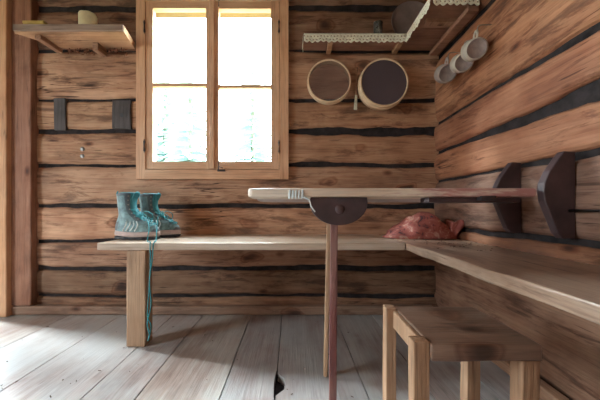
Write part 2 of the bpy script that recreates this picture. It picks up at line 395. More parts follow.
bm = bmesh.new(); tl = bm.loops.layers.color.new('tone') if False else bm.loops.layers.float_color.new('tone')
seamsB = [0.0, 0.10, 0.262, 0.426, 0.632, 0.873, 1.073, 1.261, 1.549, 1.80, 2.16]
gapw = {0.632: 0.018, 0.873: 0.014, 1.073: 0.020, 1.261: 0.012, 1.80: 0.03, 0.262: 0.022, 0.10: 0.012, 1.549: 0.006, 0.426: 0.014}
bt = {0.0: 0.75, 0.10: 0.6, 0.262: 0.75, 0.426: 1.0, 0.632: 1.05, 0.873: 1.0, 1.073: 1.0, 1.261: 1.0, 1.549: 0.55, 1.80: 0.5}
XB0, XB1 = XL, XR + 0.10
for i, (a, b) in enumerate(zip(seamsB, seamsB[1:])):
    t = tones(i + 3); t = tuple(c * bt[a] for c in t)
    # right of the window the thick smoky seam at 1.07 and the others are wider
    g0l = gapw.get(a, 0.004) / 2; g1l = gapw.get(b, 0.004) / 2
    wr = lambda z: (lambda x: 0.014 * min(1, max(0, (x + 0.05) / 0.3)) if z == 1.073 else 0.003 * (x > 0))
    segs = [(QX1, XB1)] if (b <= WZ0 or a >= WZ1) else [(QX1, WX0), (WX1, XB1)]
    segs = [(q0 + 0.192, q1) if q0 == QX1 else (q0, q1) for q0, q1 in segs]
    segs.append((XB0, QX0) if a < QZ1 - 0.2 else (XB0, QX1))
    if a < WZ0 < b:
        hewn(bm, tl, 'X', WX0 + 0.001, WX1 - 0.001, a, WZ0, D0, D0 + 0.14, t, i + 0.5, g0=lambda x, g=g0l: g)
    if a < WZ1 < b:
        hewn(bm, tl, 'X', WX0 + 0.001, WX1 - 0.001, WZ1, b, D0, D0 + 0.14, t, i + 0.5)
    for x0, x1 in segs:
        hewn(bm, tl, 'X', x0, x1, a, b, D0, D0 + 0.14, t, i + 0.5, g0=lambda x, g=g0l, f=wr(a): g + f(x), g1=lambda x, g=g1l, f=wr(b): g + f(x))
# chinking behind the seams
for x0, x1, z0, z1 in ((XB0, QX0, 0, 2.16), (QX0, QX1, QZ1, 2.16), (QX1 + 0.03, WX0, 0, 2.16), (WX1, XB1, 0, 2.16), (WX0, WX1, 0, WZ0), (WX0, WX1, WZ1, 2.16)):
    for v in box(bm, x0, x1, D0 + 0.017, D0 + 0.12, z0, z1, 0): pass
for f in bm.faces:
    if not f.tag: f.material_index = 1
struct(finish_logs(bm, 'wall_back', None, [M['log_back'], M['gap']]))

bm = bmesh.new(); tl = bm.loops.layers.float_color.new('tone')
seamsR = [0.0, 0.035, 0.43, 0.515, 0.775, 0.945, 1.12, 1.4975, 1.80, 2.16]
rt = [0.8, 1.0, 0.75, 0.95, 1.05, 1.1, 1.12, 0.7, 0.7]
rg = {0.945: lambda y: 0.005 + 0.032 * max(0, min(1, (1.45 - y) / 0.9)), 1.12: lambda y: 0.006 + 0.004 * (y < 1.1), 0.775: lambda y: 0.004 + 0.006 * max(0, min(1, (1.3 - y) / 0.4)), 1.4975: lambda y: 0.014, 0.515: lambda y: 0.010}
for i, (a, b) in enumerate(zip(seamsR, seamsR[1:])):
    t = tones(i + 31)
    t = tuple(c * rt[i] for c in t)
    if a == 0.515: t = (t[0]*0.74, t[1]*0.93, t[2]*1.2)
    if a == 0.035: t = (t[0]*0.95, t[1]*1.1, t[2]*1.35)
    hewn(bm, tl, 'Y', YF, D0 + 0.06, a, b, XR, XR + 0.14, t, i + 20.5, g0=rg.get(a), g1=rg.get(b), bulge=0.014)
box(bm, XR + 0.025, XR + 0.12, YF, D0 + 0.1, 0, 2.16, 0)
for f in bm.faces:
    if not f.tag: f.material_index = 1
struct(finish_logs(bm, 'wall_right', None, [M['log_right'], M['gap']]))

# left wall with the added light hole, wall behind the camera (both outside the frame)
bm = bmesh.new(); tl = bm.loops.layers.float_color.new('tone')
for i in range(8):
    a, b = i * 0.27, (i + 1) * 0.27
    t = tones(i + 60)
    for y0, y1 in ([(YF, DY0), (DY1, D0)] if i in (3, 4, 5) else [(YF, D0)]):
        hewn(bm, tl, 'Y', y0, y1, a, b, XL, XL - 0.14, t, i + 40.5, step=0.1)
for y0, y1, z0, z1 in ((YF, DY0, 0, 2.16), (DY1, D0, 0, 2.16), (DY0, DY1, 1.62, 2.16), (DY0, DY1, 0, 0.81)):
    box(bm, XL - 0.12, XL - 0.03, y0, y1, z0, z1, 0)
for f in bm.faces:
    if not f.tag: f.material_index = 1
struct(finish_logs(bm, 'wall_left', None, [M['log_right'], M['gap']]))
bm = bmesh.new(); tl = bm.loops.layers.float_color.new('tone')
for i in range(8):
    hewn(bm, tl, 'X', XL, XR, i*0.27, (i+1)*0.27, YF, YF - 0.14, tones(i + 80), i + 60.5, step=0.1)
box(bm, XL, XR, YF - 0.12, YF - 0.03, 0, 2.16, 0)
for f in bm.faces:
    if not f.tag: f.material_index = 1
struct(finish_logs(bm, 'wall_front', None, [M['log_back'], M['gap']]))

# floor boards
bm = bmesh.new(); tl = bm.loops.layers.float_color.new('tone')
seamsF = [XL, -1.95, -1.62, -1.30, -1.0, -0.70, -0.525, -0.25, -0.07, 0.235, 0.45, 0.66, XR + 0.05]
for i, (a, b) in enumerate(zip(seamsF, seamsF[1:])):
    n = 110; t = tones(i + 100); t = tuple(0.5 + 0.5 * c for c in t)
    L, R, Lb, Rb = [], [], [], []
    for k in range(n + 1):
        y = YF + (D0 + 0.05 - YF) * k / n
        # boards taper a little towards the wall
        sk = -0.02 * (y - 1.0) if i not in (0,) else 0; sk2 = -0.02 * (y - 1.0)
        l = a + sk + 0.002 + 0.0016 * noise.noise(Vector((y*6, i, 0))); r = b + sk2 - 0.002 + 0.0016 * noise.noise(Vector((y*6, i+1, 4)))
        if abs(b + 0.07) < 1e-6: r -= 0.006 * max(0, 1 - ((y - 0.985) / 0.075) ** 2) ** 0.5 if abs(y-0.985) < 0.075 else 0
        if abs(a + 0.07) < 1e-6 and abs(y-0.985) < 0.06: l += 0.030 * max(0, 1 - ((y - 0.985) / 0.06) ** 2) ** 0.5
        z = 0.0012 * noise.noise(Vector((y*2, i*3, 1)))
        L.append(bm.verts.new((l, y, z))); R.append(bm.verts.new((r, y, z)))
        Lb.append(bm.verts.new((l, y, -0.03))); Rb.append(bm.verts.new((r, y, -0.03)))
    for k in range(n):
        for A, B in ((L, R), (R, Rb), (Lb, L)):
            f = bm.faces.new((A[k], B[k], B[k+1], A[k+1]))
            f.tag = True
            for lo in f.loops: lo[tl] = (*t, 1)
vs_ = box(bm, XL, XR + 0.1, YF, D0 + 0.1, -0.06, -0.028, 0)
for f in bm.faces:
    if not f.tag: f.material_index = 1
struct(obj('floor', bm, mats=[M['floor'], M['gap']]))
bm = bmesh.new()
for k in range(14): box(bm, XL - 0.14, XR + 0.14, YF - 0.14 + k*0.26, YF - 0.144 + (k+1)*0.26, ZC, ZC + 0.04, 0.003)
box(bm, XL - 0.14, XR + 0.14, YF - 0.14, D0 + 0.14, ZC + 0.035, ZC + 0.08, 0)
struct(obj('ceiling', bm, M['ceiling']))
bm = bmesh.new(); box(bm, -1.70, XR - 0.02, D0 - 0.035, D0 + 0.01, 0.002, 0.052, 0.008, 0.002, 1, 24)
struct(obj('baseboard_back', bm, M['base']))
bm = bmesh.new(); box(bm, XR - 0.035, XR + 0.01, YF, D0 - 0.04, 0.002, 0.045, 0.008, 0.002, 5, 24)
struct(obj('baseboard_right', bm, M['batten']))
# upright post and door jamb at the left
bm = bmesh.new(); box(bm, px(9, D0-0.03), px(31.5, D0-0.03), D0 - 0.035, D0 + 0.02, 0.055, ZC, 0.006, 0.003, 2, 30)
struct(obj('trim_1', bm, M['post']))
bm = bmesh.new(); box(bm, QX1 - 0.02, px(6, D0-0.065), D0 - 0.065, D0 + 0.14, 0.002, ZC, 0.005, 0.001, 3, 20)
struct(obj('trim_2', bm, M['jamb']))

# ------------------------------------------------------------------ window
win = struct(thing('window_1', None, None, (0, 0, 0)))
cy0, cy1 = D0 - 0.022, D0 + 0.004
dc = cy0
def fr(name, x0, x1, y0, y1, z0, z1, m, parent, bev=0.002):
    b = bmesh.new(); box(b, x0, x1, y0, y1, z0, z1, bev); return obj(name, b, M[m], parent)
cx0, cx1, cxi0, cxi1 = px(136, dc), px(288.5, dc), px(145, dc), px(279.5, dc)
cz0, czi0, czi1, cz1 = pz(179, dc), pz(169.5, dc), pz(0, dc), 1.93
casing = obj('window_frame', bmesh.new(), None, win)
b = bmesh.new()
box(b, cx0, cxi0, cy0, cy1, cz0, cz1, 0.002); box(b, cxi1, cx1, cy0, cy1, cz0, cz1, 0.002)
bpy.data.objects.remove(casing)
casing = obj('window_frame', b, M['frame_v'], win)
b = bmesh.new(); box(b, cxi0 + 0.0005, cxi1 - 0.0005, cy0, cy1, cz0, czi0, 0.002); box(b, cxi0 + 0.0005, cxi1 - 0.0005, cy0, cy1, czi1 + 0.01, cz1, 0.002)
obj('window_rail', b, M['frame_h'], win)
# reveal (lining of the opening out to the outer face of the logs), bright larch
ry0, ry1 = D0 + 0.035, D0 + 0.15
b = bmesh.new()
box(b, WX0 - 0.001, WX1 + 0.001, ry0, ry1, WZ1 - 0.022, WZ1 + 0.001, 0.001)
box(b, WX0 - 0.001, WX0 + 0.012, ry0, ry1, WZ0, WZ1 - 0.023, 0.001); box(b, WX1 - 0.012, WX1 + 0.001, ry0, ry1, WZ0, WZ1 - 0.023, 0.001)
box(b, WX0 + 0.013, WX1 - 0.013, ry0, ry1 + 0.03, WZ0 - 0.001, WZ0 + 0.010, 0.001)
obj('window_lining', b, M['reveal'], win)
sy0, sy1 = D0 - 0.016, D0 + 0.022; ds = sy0
def sash(xa, xb, g0, g1, zt, zb, zbar, gt, gb):
    X0, X1, G0, G1 = px(xa, ds), px(xb, ds), px(g0, ds), px(g1, ds)
    Z0, Z1, GZ0, GZ1 = pz(zb, ds), pz(zt, ds), pz(gb, ds), pz(gt, ds)
    b = bmesh.new(); box(b, X0, G0, sy0, sy1, Z0, Z1, 0.004); box(b, G1, X1, sy0, sy1, Z0, Z1, 0.004)
    s = obj('sash', b, M['frame_v'], win)
    b = bmesh.new(); box(b, G0 - .001, G1 + .001, sy0 + .001, sy1, Z0, GZ0, 0.004); box(b, G0 - .001, G1 + .001, sy0 + .001, sy1, GZ1, Z1, 0.004)
    obj('sash_rail', b, M['frame_h'], s)
    b = bmesh.new(); zz = pz(zbar, ds); box(b, G0 - .001, G1 + .001, sy0 + .004, sy1 - .004, zz - 0.009, zz + 0.009, 0.004)
    obj('glazing_bar', b, M['frame_h'], s)
    b = bmesh.new(); yy = (sy0 + sy1) / 2
    b.faces.new([b.verts.new(p) for p in ((G0, yy, GZ0), (G1, yy, GZ0), (G1, yy, GZ1), (G0, yy, GZ1))])
    obj('pane', b, M['glass'], s)
sash(145.5, 209.6, 152.7, 206, 1, 169, 84.5, 8, 161.5)
sash(210.2, 279, 218.5, 271, 1, 169, 86, 8.5, 161.5)
b = bmesh.new(); xx = px(212, ds); box(b, xx - 0.008, xx + 0.014, sy0 - 0.014, sy0 - 0.0005, pz(168.5, ds), pz(1, ds), 0.004)
obj('sash_cover_strip', b, M['frame_v'], win)
for hx, hy in ((144.6, 146), (144.6, 27), (279, 147), (279, 27)):
    b = bmesh.new(); tube(b, [(px(hx, cy0), cy0 - 0.004, pz(hy+5, cy0)), (px(hx, cy0), cy0 - 0.004, pz(hy-5, cy0))], 0.006, 10)
    tube(b, [(px(hx, cy0), cy0 - 0.004, pz(hy+6.5, cy0)), (px(hx, cy0), cy0 - 0.004, pz(hy-6.5, cy0))], 0.003, 8)
    obj('window_hinge', b, M['iron'], win, True)
for ly, s in ((170.5, 1), (-1, -1)):
    b = bmesh.new(); X, Z = px(221.5, cy0), pz(ly, cy0)
    box(b, X - 0.022, X + 0.022, cy0 - 0.008, cy0 - 0.0005, Z - 0.006, Z + 0.006, 0.002)
    tube(b, [(X - 0.012, cy0 - 0.016, Z - 0.004*s), (X - 0.012, cy0 - 0.016, Z + 0.055*s)], 0.004, 8)
    tube(b, [(X - 0.012, cy0 - 0.018, Z + 0.02*s), (X + 0.012, cy0 - 0.022, Z + 0.012*s)], 0.0035, 8)
    obj('window_latch', b, M['iron'], win)

# ------------------------------------------------------------------ dark blocks and bolts in the left logs
bd = D0 - 0.004
def wall_block(x0, x1, y0, y1, label, hole):
    t = thing('tie_block', label, 'wooden block', (px((x0+x1)/2, bd), bd, pz((y0+y1)/2, bd)), group='dark wooden blocks let into the log')
    hw, hh = (x1-x0)/2*bd/F, (y1-y0)/2*bd/F
    b = bmesh.new(); box(b, -hw, hw, -0.001, 0.035, -hh, hh, 0.004, 0.005, x0, 8); obj('block', b, M['block'], t)
    if hole:
        b = bmesh.new(); lathe(b, [(0, 0.0), (0.012, 0), (0.014, -0.004)], 14, Matrix.Translation((0.004, -0.002, -0.006)) @ Matrix.Rotation(PI/2, 4, 'X'))
        obj('peg', b, M['rubber'], t)
wall_block(53.5, 65.5, 98, 130, 'narrow dark wooden block let into the log, left of its pair', False)
wall_block(112, 130.5, 99.5, 129, 'wide dark wooden block with a peg hole, beside the window casing', True)
for i, (x, y) in enumerate(((82, 149), (82, 156))):
    b = bmesh.new(); lathe(b, [(0, 0.004), (0.007, 0.004), (0.012, 0.001), (0.013, -0.004)], 14, Matrix.Rotation(PI/2, 4, 'X'))
    o = obj('bolt', b, M['nail'], None, True); o.location = (px(x, D0), D0 + 0.001, pz(y, D0))
    tag(o, ['upper of the two metal bolt heads in the log left of window', 'lower of the two metal bolt heads in the log left of window'][i], 'bolt', 'bolt heads in the left log')

# ------------------------------------------------------------------ benches
t = thing('wall_bench', 'long pale wooden bench board under the window with boots on it', 'bench', (0, 0, 0))
b = bmesh.new(); box(b, px(97, BF), 0.484, BF, D0 - 0.006, BZ - 0.032, BZ, 0.004, 0.0015, 0, 40)
obj('seat', b, M['bench_x'], t)
b = bmesh.new(); box(b, px(126.5, BF+.01), px(145.5, BF+.01), BF + 0.008, BF + 0.075, 0.001, BZ - 0.0335, 0.004, 0.002, 4, 10)
obj('leg', b, M['bench_leg'], t)
t = thing('side_bench', 'wooden bench board running along the right wall towards the corner', 'bench', (0, 0, 0))
b = bmesh.new(); box(b, 0.487, XR - 0.006, 0.05, D0 - 0.006, BZ - 0.034, BZ, 0.005, 0.003, 7, 50)
obj('seat', b, M['bench_y'], t)
b = bmesh.new(); box(b, 0.62, XR - 0.002, 0.06, D0 - 0.05, BZ - 0.075, BZ - 0.0355, 0.004, 0.003, 8, 30)
obj('support_rail', b, M['batten'], t)

# ------------------------------------------------------------------ folding table
tilt = math.atan2(-0.0125, 0.28)
NY, FY = 0.842, 1.12
TT = 0.680          # top at the near edge
t = thing('folding_table', 'narrow wooden table with faded red paint folded down from the right wall', 'table', (0, NY, TT), (tilt, 0, 0))
TX0, TX1 = px(247, NY), 0.722
def rounded(x0, x1, y0, y1, r, n=6):
    pts = [(x1, y0), (x1, y1)]
    for k in range(n+1):
        a = PI/2 + PI/2*k/n; pts.append((x0 + r + r*math.cos(a), y1 - r + r*math.sin(a)))
    for k in range(n+1):
        a = PI + PI/2*k/n; pts.append((x0 + r + r*math.cos(a), y0 + r + r*math.sin(a)))
    return pts
b = bmesh.new(); prism(b, rounded(TX0, TX1, 0, 0.105, 0.02), 'Z', -0.026, 0, 0.006)
obj('front_board', b, M['table'], t)
b = bmesh.new(); prism(b, rounded(TX0 + 0.008, TX1, 0.108, FY - NY, 0.06), 'Z', -0.0255, -0.001, 0.003)
obj('back_board', b, M['table_under'], t)
# long batten under the boards, chipped at its left end
b = bmesh.new(); prism(b, [(0.40, 0.035), (0.41, 0.022), (TX1 - 0.03, 0.022), (TX1 - 0.03, 0.06), (0.40, 0.06)], 'Z', -0.042, -0.0265, 0.002)
obj('batten', b, M['brown_paint'], t)
# cord wrapped round the front board
b = bmesh.new()
for k in range(5):
    x = px(289 + k*3.2, NY)
    tube(b, smooth_path([(x, 0.02, -0.028), (x+.001, -0.001, -0.029), (x+.002, -0.004, -0.014 - 0.002*(k % 2)), (x+.003, -0.003, -0.008), (x+.004, 0.004, -0.0255 + 0.0)], 4), 0.0030, 6)
tube(b, smooth_path([(px(303, NY), -0.002, -0.028), (px(309, NY), -0.006, -0.036), (px(311, NY), -0.004, -0.055), (px(315, NY), -0.004, -0.072)], 5), 0.0022, 6)
tag(obj('cord_wrap', b, M['stripe'], t, True), 'pale cord wrapped round the table edge')
b = bmesh.new(); X = px(488, NY); box(b, X - 0.022, X + 0.022, -0.003, 0.03, -0.036, -0.024, 0.001)
tag(obj('hinge', b, M['iron'], t), 'dark iron strap')
# half-round leg bracket and its bolt
bx0, bx1 = px(310, 0.862), px(367, 0.862); bc = (bx0 + bx1)/2; br = (bx1 - bx0)/2
out = [(bc + br*0.985, -0.027)]
for k in range(0, 25):
    a = -PI*k/24; out.append((bc + br*math.cos(a), -0.043 + 0.069*math.sin(a)))
out.append((bc - br*0.985, -0.027))
b = bmesh.new(); prism(b, out[::-1], 'Y', 0.014, 0.034, 0.002)
tag(obj('leg_bracket', b, M['brown_paint'], t), 'dark brown half-round bracket')
b = bmesh.new(); lathe(b, [(0, 0.003), (0.010, 0.003), (0.014, 0.0), (0.015, -0.003)], 18, Matrix.Translation((px(339.5, 0.86), 0.012, pz(209, 0.86) - TT)) @ Matrix.Rotation(PI/2, 4, 'X'))
obj('bolt', b, M['brown_paint'], t, True)
ct, st = math.cos(-tilt), math.sin(-tilt)
def leg(x_top, x_bot, y, wdt, dpt, ztop, m):
    b = bmesh.new()
    vs2 = box(b, -wdt/2, wdt/2, -dpt/2, dpt/2, 0, 1, 0.0)
    L = TT + ztop - 0.001
    for v in b.verts:
        f = v.co.z; v.co.z = -TT + 0.001 + f * L; v.co.x += x_bot + (x_top - x_bot)*f; v.co.y += y
        v.co = Matrix.Rotation(-tilt, 4, 'X') @ v.co
    bmesh.ops.bevel(b, geom=list(b.edges), offset=0.003, segments=2, affect='EDGES')
    return obj('leg', b, M[m], t)
leg(px(334.5, 0.885), px(333.5, 0.885) - 0.002, 0.050, 0.022, 0.024, -0.034, 'red_leg')
leg(px(330.5, 1.0), px(326.3, 1.0), 0.19, 0.015, 0.020, -0.044, 'bench_leg')

# ------------------------------------------------------------------ wall brackets and rod
def bracket(y0, label):
    t = thing('table_bracket', label, 'bracket', (0, 0, 0), group='dark brackets holding the table to the right wall')
    ax = 0.727
    pts = [(XR + 0.002, 0.785), (XR - 0.030, 0.787), (XR - 0.042, 0.772), (ax + 0.018, 0.728), (ax + 0.003, 0.695), (ax, 0.668), (ax + 0.004, 0.64), (ax + 0.022, 0.595), (XR - 0.048, 0.545), (XR - 0.035, 0.53), (XR + 0.002, 0.53)]
    b = bmesh.new(); prism(b, pts, 'Y', y0, y0 + 0.026, 0.003)
    obj('plate', b, M['brown_paint'], t)
    return t
bracket(1.018, 'far dark brown angular bracket on the right wall, partly behind the table')
bracket(0.821, 'near dark brown angular bracket on the right wall where the table ends')
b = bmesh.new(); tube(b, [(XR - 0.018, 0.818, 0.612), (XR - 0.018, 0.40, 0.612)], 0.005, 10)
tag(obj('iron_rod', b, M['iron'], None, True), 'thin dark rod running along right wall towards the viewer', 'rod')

# ------------------------------------------------------------------ stool
SZ = 0.33; SY0, SY1 = 0.593, 0.828; SX0, SX1 = 0.287, 0.522
t = thing('footstool', 'low square wooden stool in front of the side bench', 'stool', (0, 0, 0))
b = bmesh.new(); box(b, SX0, SX1, SY0, SY1, SZ - 0.036, SZ, 0.004, 0.002, 3, 12); obj('seat', b, M['stool_seat'], t)
def sleg(x0, x1, y0, y1, z1, s):
    b = bmesh.new(); box(b, x0, x1, y0, y1, 0.001, z1, 0.003, 0.002, s, 8); obj('leg', b, M['stool_leg'], t)
sleg(SX0 - 0.036, SX0 - 0.0005, SY0 + 0.006, SY0 + 0.036, SZ + 0.004, 1)
sleg(SX0 - 0.030, SX0 - 0.0005, SY1 - 0.030, SY1 + 0.004, SZ + 0.004, 2)
sleg(SX1 - 0.036, SX1 + 0.002, SY0 + 0.008, SY0 + 0.045, SZ - 0.037, 3)
sleg(SX1 - 0.040, SX1 - 0.002, SY1 - 0.040, SY1 - 0.005, SZ - 0.037, 4)
b = bmesh.new(); box(b, SX0 - 0.012, SX0 - 0.0005, SY0 + 0.0375, SY1 - 0.0315, SZ - 0.05, SZ - 0.002, 0.003, 0.001, 3, 6); obj('side_rail', b, M['stool_leg'], t)

# ------------------------------------------------------------------ left shelf and what stands on it
t = thing('wall_shelf', 'small pale wooden shelf high on the wall left of the window', 'shelf', (0, 0, 0))
sf = 1.482; z0s, z1s = 1.551, 1.587
b = bmesh.new(); prism(b, [(px(12.5, sf), sf + 0.012), (px(12.5, sf) + 0.01, sf + 0.001), (px(124, sf), sf + 0.001), (px(135.5, D0), D0 - 0.002), (px(66, D0), D0 - 0.002)], 'Z', z0s, z1s, 0.002)
obj('board', b, M['shelf'], t)
b = bmesh.new(); box(b, px(14.5, sf), px(124, sf), sf - 0.010, sf, z0s + 0.002, z1s + 0.001, 0.003, 0.002, 3, 16)
tag(obj('front_edge', b, M['shelf_edge'], t), 'greyed front edge strip')
for x, y0, hh in ((-1.385, sf + 0.018, 0.024), (-1.127, sf + 0.09, 0.045)):
    b = bmesh.new(); box(b, x - 0.016, x + 0.016, y0, D0 - 0.002, z0s - hh, z0s - 0.0005, 0.003, 0.002, x, 6); obj('batten', b, M['batten'], t)
cdl = thing('pillar_candle', 'thick yellow pillar candle standing on the left shelf', 'candle', (px(88, 1.55), 1.55, z1s))
b = bmesh.new(); lathe(b, [(0, 0), (0.041, 0), (0.043, 0.004), (0.043, 0.096), (0.040, 0.102), (0.036, 0.100), (0.030, 0.092), (0, 0.090)], 28)
for v in b.verts:
    if v.co.z > 0.099: v.co.z += 0.005 * noise.noise(v.co * 40)
wax = obj('wax', b, M['wax'], cdl, True)
b = bmesh.new(); tube(b, [(0, 0, 0.089), (0.001, 0, 0.100), (0.004, 0, 0.107)], 0.0014, 6); obj('wick', b, M['rubber'], wax)
bx = thing('small_box', 'small flat ochre box lying at the left end of the shelf', 'box', (px(40, 1.555), 1.545, z1s))
b = bmesh.new(); box(b, -0.055, 0.055, -0.03, 0.03, 0, 0.032, 0.002); obj('tray', b, M['card'], bx)
b = bmesh.new(); box(b, -0.057, 0.057, -0.032, 0.032, 0.033, 0.046, 0.003); obj('lid', b, M['card'], bx)
# dry leaves caught under the shelf
b = bmesh.new(); r = random.Random(4)
for k in range(150):
    c = Vector((r.uniform(px(70, D0), px(128, D0)), D0 - r.uniform(0.004, 0.03), 1.549 - abs(r.gauss(0, 0.012)) - 0.006))
    if abs(c.x + 1.127) < 0.03: continue
    u = Vector((r.uniform(-1, 1), r.uniform(-0.6, 0.6), r.uniform(-1, 1))).normalized(); w2, _ = frame_basis(u); s = r.uniform(0.006, 0.014)
    q = [b.verts.new(c - u*s), b.verts.new(c + w2*s*0.45), b.verts.new(c + u*s), b.verts.new(c - w2*s*0.45)]
    b.faces.new(q)
tag(obj('dried_leaves', b, M['leaf']), 'brown dried leaves caught under the shelf left of the window', 'leaves', kind='stuff')

# ------------------------------------------------------------------ corner shelf with lace
cs = thing('corner_shelf', 'L-shaped wooden corner shelf edged with lace high in the right corner', 'shelf', (0, 0, 0))
cf = 1.521; cz = 1.5435; cth = 0.02; ce = 0.603; cend = 1.243; cl = px(304, cf)
b = bmesh.new(); box(b, cl, ce - 0.001, cf, D0 - 0.002, cz, cz + cth, 0.002, 0.001, 1, 20); sb1 = obj('back_board', b, M['shelf_dark'], cs)
b = bmesh.new()
for k in range(4):
    y0 = cend + (D0 - 0.002 - cend) * k/4; y1 = cend + (D0 - 0.002 - cend) * (k+1)/4 - 0.003
    box(b, ce, XR - 0.002, y0, y1, cz, cz + cth, 0.002, 0.001, k)
sb2 = obj('side_board', b, M['shelf_dark'], cs)
for x in (0.19, 0.575):
    b = bmesh.new(); box(b, x - 0.014, x + 0.014, cf + 0.012, D0 - 0.002, cz - 0.022, cz - 0.0005, 0.003, 0.001, x, 4); obj('batten', b, M['shelf'], cs)
b = bmesh.new(); box(b, ce + 0.03, XR - 0.004, 1.36, 1.39, cz - 0.02, cz - 0.0005, 0.002); obj('batten', b, M['batten'], cs)
b = bmesh.new(); box(b, XR - 0.05, XR - 0.003, cend + 0.002, D0 - 0.03, cz - 0.045, cz - 0.021, 0.004, 0.003, 9, 10); obj('wall_cleat', b, M['shelf_dark'], cs)
def lace_strip(p0, p1, outward, drop, seed, board=None):
    """scalloped openwork edging hanging from the shelf edge"""
    p0, p1, outward = Vector(p0), Vector(p1), Vector(outward)
    L = (p1 - p0).length; nx = max(4, int(L / 0.006)); nz = 8
    b = bmesh.new(); g = []
    for i in range(nx + 1):
        s = i / nx; a = s * L
        sc = 0.80 + 0.20 * abs(math.sin(PI * a / 0.030)) + 0.06 * noise.noise(Vector((a*12, seed, 0)))
        row = []
        for j in range(nz + 1):
            tt = j / nz
            off = 0.0025 + 0.004 * tt * (1 + noise.noise(Vector((a*22, tt*1.5, seed)))) + 0.003 * tt * math.sin(a*70 + seed)
            row.append(b.verts.new(p0 + (p1-p0)*s + outward*off + Vector((0, 0, -drop*sc*tt))))
        g.append(row)
    for i in range(nx):
        for j in range(nz):
            if j in (2, 5) and (i + (j == 5)) % 3 == 0: continue        # the eyelet holes
            b.faces.new((g[i][j], g[i+1][j], g[i+1][j+1], g[i][j+1]))
    o = obj('lace_edging', b, M['lace'], board or cs, True)
    m = o.modifiers.new('thickness', 'SOLIDIFY'); m.thickness = 0.0012
    tag(o, 'cream scalloped lace edging')
zt = cz + cth + 0.003
lace_strip((cl, cf, zt), (ce - 0.004, cf, zt), (0, -1, 0), 0.052, 1, sb1)
lace_strip((ce, cf - 0.004, zt), (ce, cend, zt), (-1, 0, 0), 0.052, 2, sb2)
lace_strip((ce + 0.004, cend, zt), (XR - 0.006, cend, zt), (0, -1, 0), 0.052, 3, sb2)
lace_strip((cl, cf + 0.06, zt), (cl, cf, zt), (-1, 0, 0), 0.075, 4, sb1)

tr = thing('round_tray', 'dull round metal tray standing upright on corner shelf', 'tray', (0.672, D0 - 0.03, cz + cth + 0.126), (-PI/2 + PI - 0.10, 0, 0))
b = bmesh.new(); lathe(b, [(0, 0.0), (0.10, 0.0), (0.112, 0.004), (0.122, 0.014), (0.125, 0.014), (0.125, 0.010), (0.114, -0.002), (0.10, -0.006), (0, -0.006)], 48)
bmesh.ops.recalc_face_normals(b, faces=b.faces); obj('dish', b, M['tin'], tr, True)
gl = thing('drinking_glass', 'small dark drinking glass standing on the corner shelf behind lace', 'glass', (px(378, 1.58), 1.58, cz + cth))
m, nt, bs = nodes('tumbler_glass'); bs.inputs['Base Color'].default_value = (0.75, 0.8, 0.78, 1); bs.inputs['Roughness'].default_value = 0.05; bs.inputs['Transmission Weight'].default_value = 0.9
b = bmesh.new(); lathe(b, [(0, 0.001), (0.020, 0.001), (0.022, 0.004), (0.027, 0.098), (0.0245, 0.098), (0.020, 0.010), (0, 0.010)], 24)
bmesh.ops.recalc_face_normals(b, faces=b.faces); obj('tumbler', b, m, gl, True)
b = bmesh.new(); tube(b, smooth_path([(0.008, 0, 0.012), (0.002, 0, 0.07), (-0.012, 0, 0.100), (-0.02, 0, 0.108)], 4), 0.002, 8); obj('spoon', b, M['nail'], gl, True)

# ------------------------------------------------------------------ sieves and brush on the back wall
def sieve(x, y, rpx, dep, mat_g, label, thick):
    d = D0 - 0.006 - dep
    t = thing('wooden_sieve', label, 'sieve', (px(x, d), D0 - 0.006, pz(y, d)), (PI/2, 0, 0), 'round wooden sieves hanging on the back wall')
    R = rpx * d / F
    b = bmesh.new(); lathe(b, [(R, 0), (R, dep), (R - thick, dep), (R - thick, 0)], 56, closed=True)
    bmesh.ops.recalc_face_normals(b, faces=b.faces); h = obj('hoop', b, M['sieve'], t, True)
    h.modifiers.new('edge', 'BEVEL').width = 0.0015
    b = bmesh.new(); lathe(b, [(R + 0.003, dep*0.25), (R + 0.003, dep*0.6), (R + 0.0002, dep*0.6), (R + 0.0002, dep*0.25)], 56, closed=True)
    bmesh.ops.recalc_face_normals(b, faces=b.faces); obj('outer_band', b, M['sieve'], h, True)
    b = bmesh.new(); lathe(b, [(R - thick - 0.0005, dep - 0.006), (0.05, dep - 0.008), (0, dep - 0.008)], 40); obj('mesh_screen', b, mat_g, t, True)
    b = bmesh.new(); tube(b, [(0, R - thick, 0.0), (0, R + 0.012, -0.001), (0.0, R + 0.02, 0.004)], 0.003, 8); obj('hanging_loop', b, M['iron'], t, True)
sieve(329.5, 80.5, 21.8, 0.045, M['gauze'], 'smaller round wooden sieve with see-through mesh, hanging left', 0.0085)
sieve(384.5, 82.0, 24.3, 0.075, M['gauze_dark'], 'larger round wooden sieve with dark mesh, hanging right', 0.009)
br = thing('pastry_brush', 'thin wooden brush hanging between the two round sieves', 'brush', (px(357.5, D0-.02), D0 - 0.016, pz(70, D0-.02)), (0, 0.05, 0))
b = bmesh.new(); tube(b, [(0, 0, 0), (0, 0, -0.05), (0, 0, -0.13), (0, 0, -0.145)], 0.005, 10, radii=[0.003, 0.005, 0.0065, 0.0075]); obj('handle', b, M['batten'], br, True)
b = bmesh.new(); r = random.Random(8)
for k in range(60):
    a = r.uniform(0, 2*PI); q = r.uniform(0, 0.007)
    tube(b, [(q*math.cos(a), q*math.sin(a), -0.14), (q*1.5*math.cos(a), q*1.2*math.sin(a), -0.222 - r.uniform(0, 0.01))], 0.0006, 4)
obj('bristles', b, M['lace'], br)
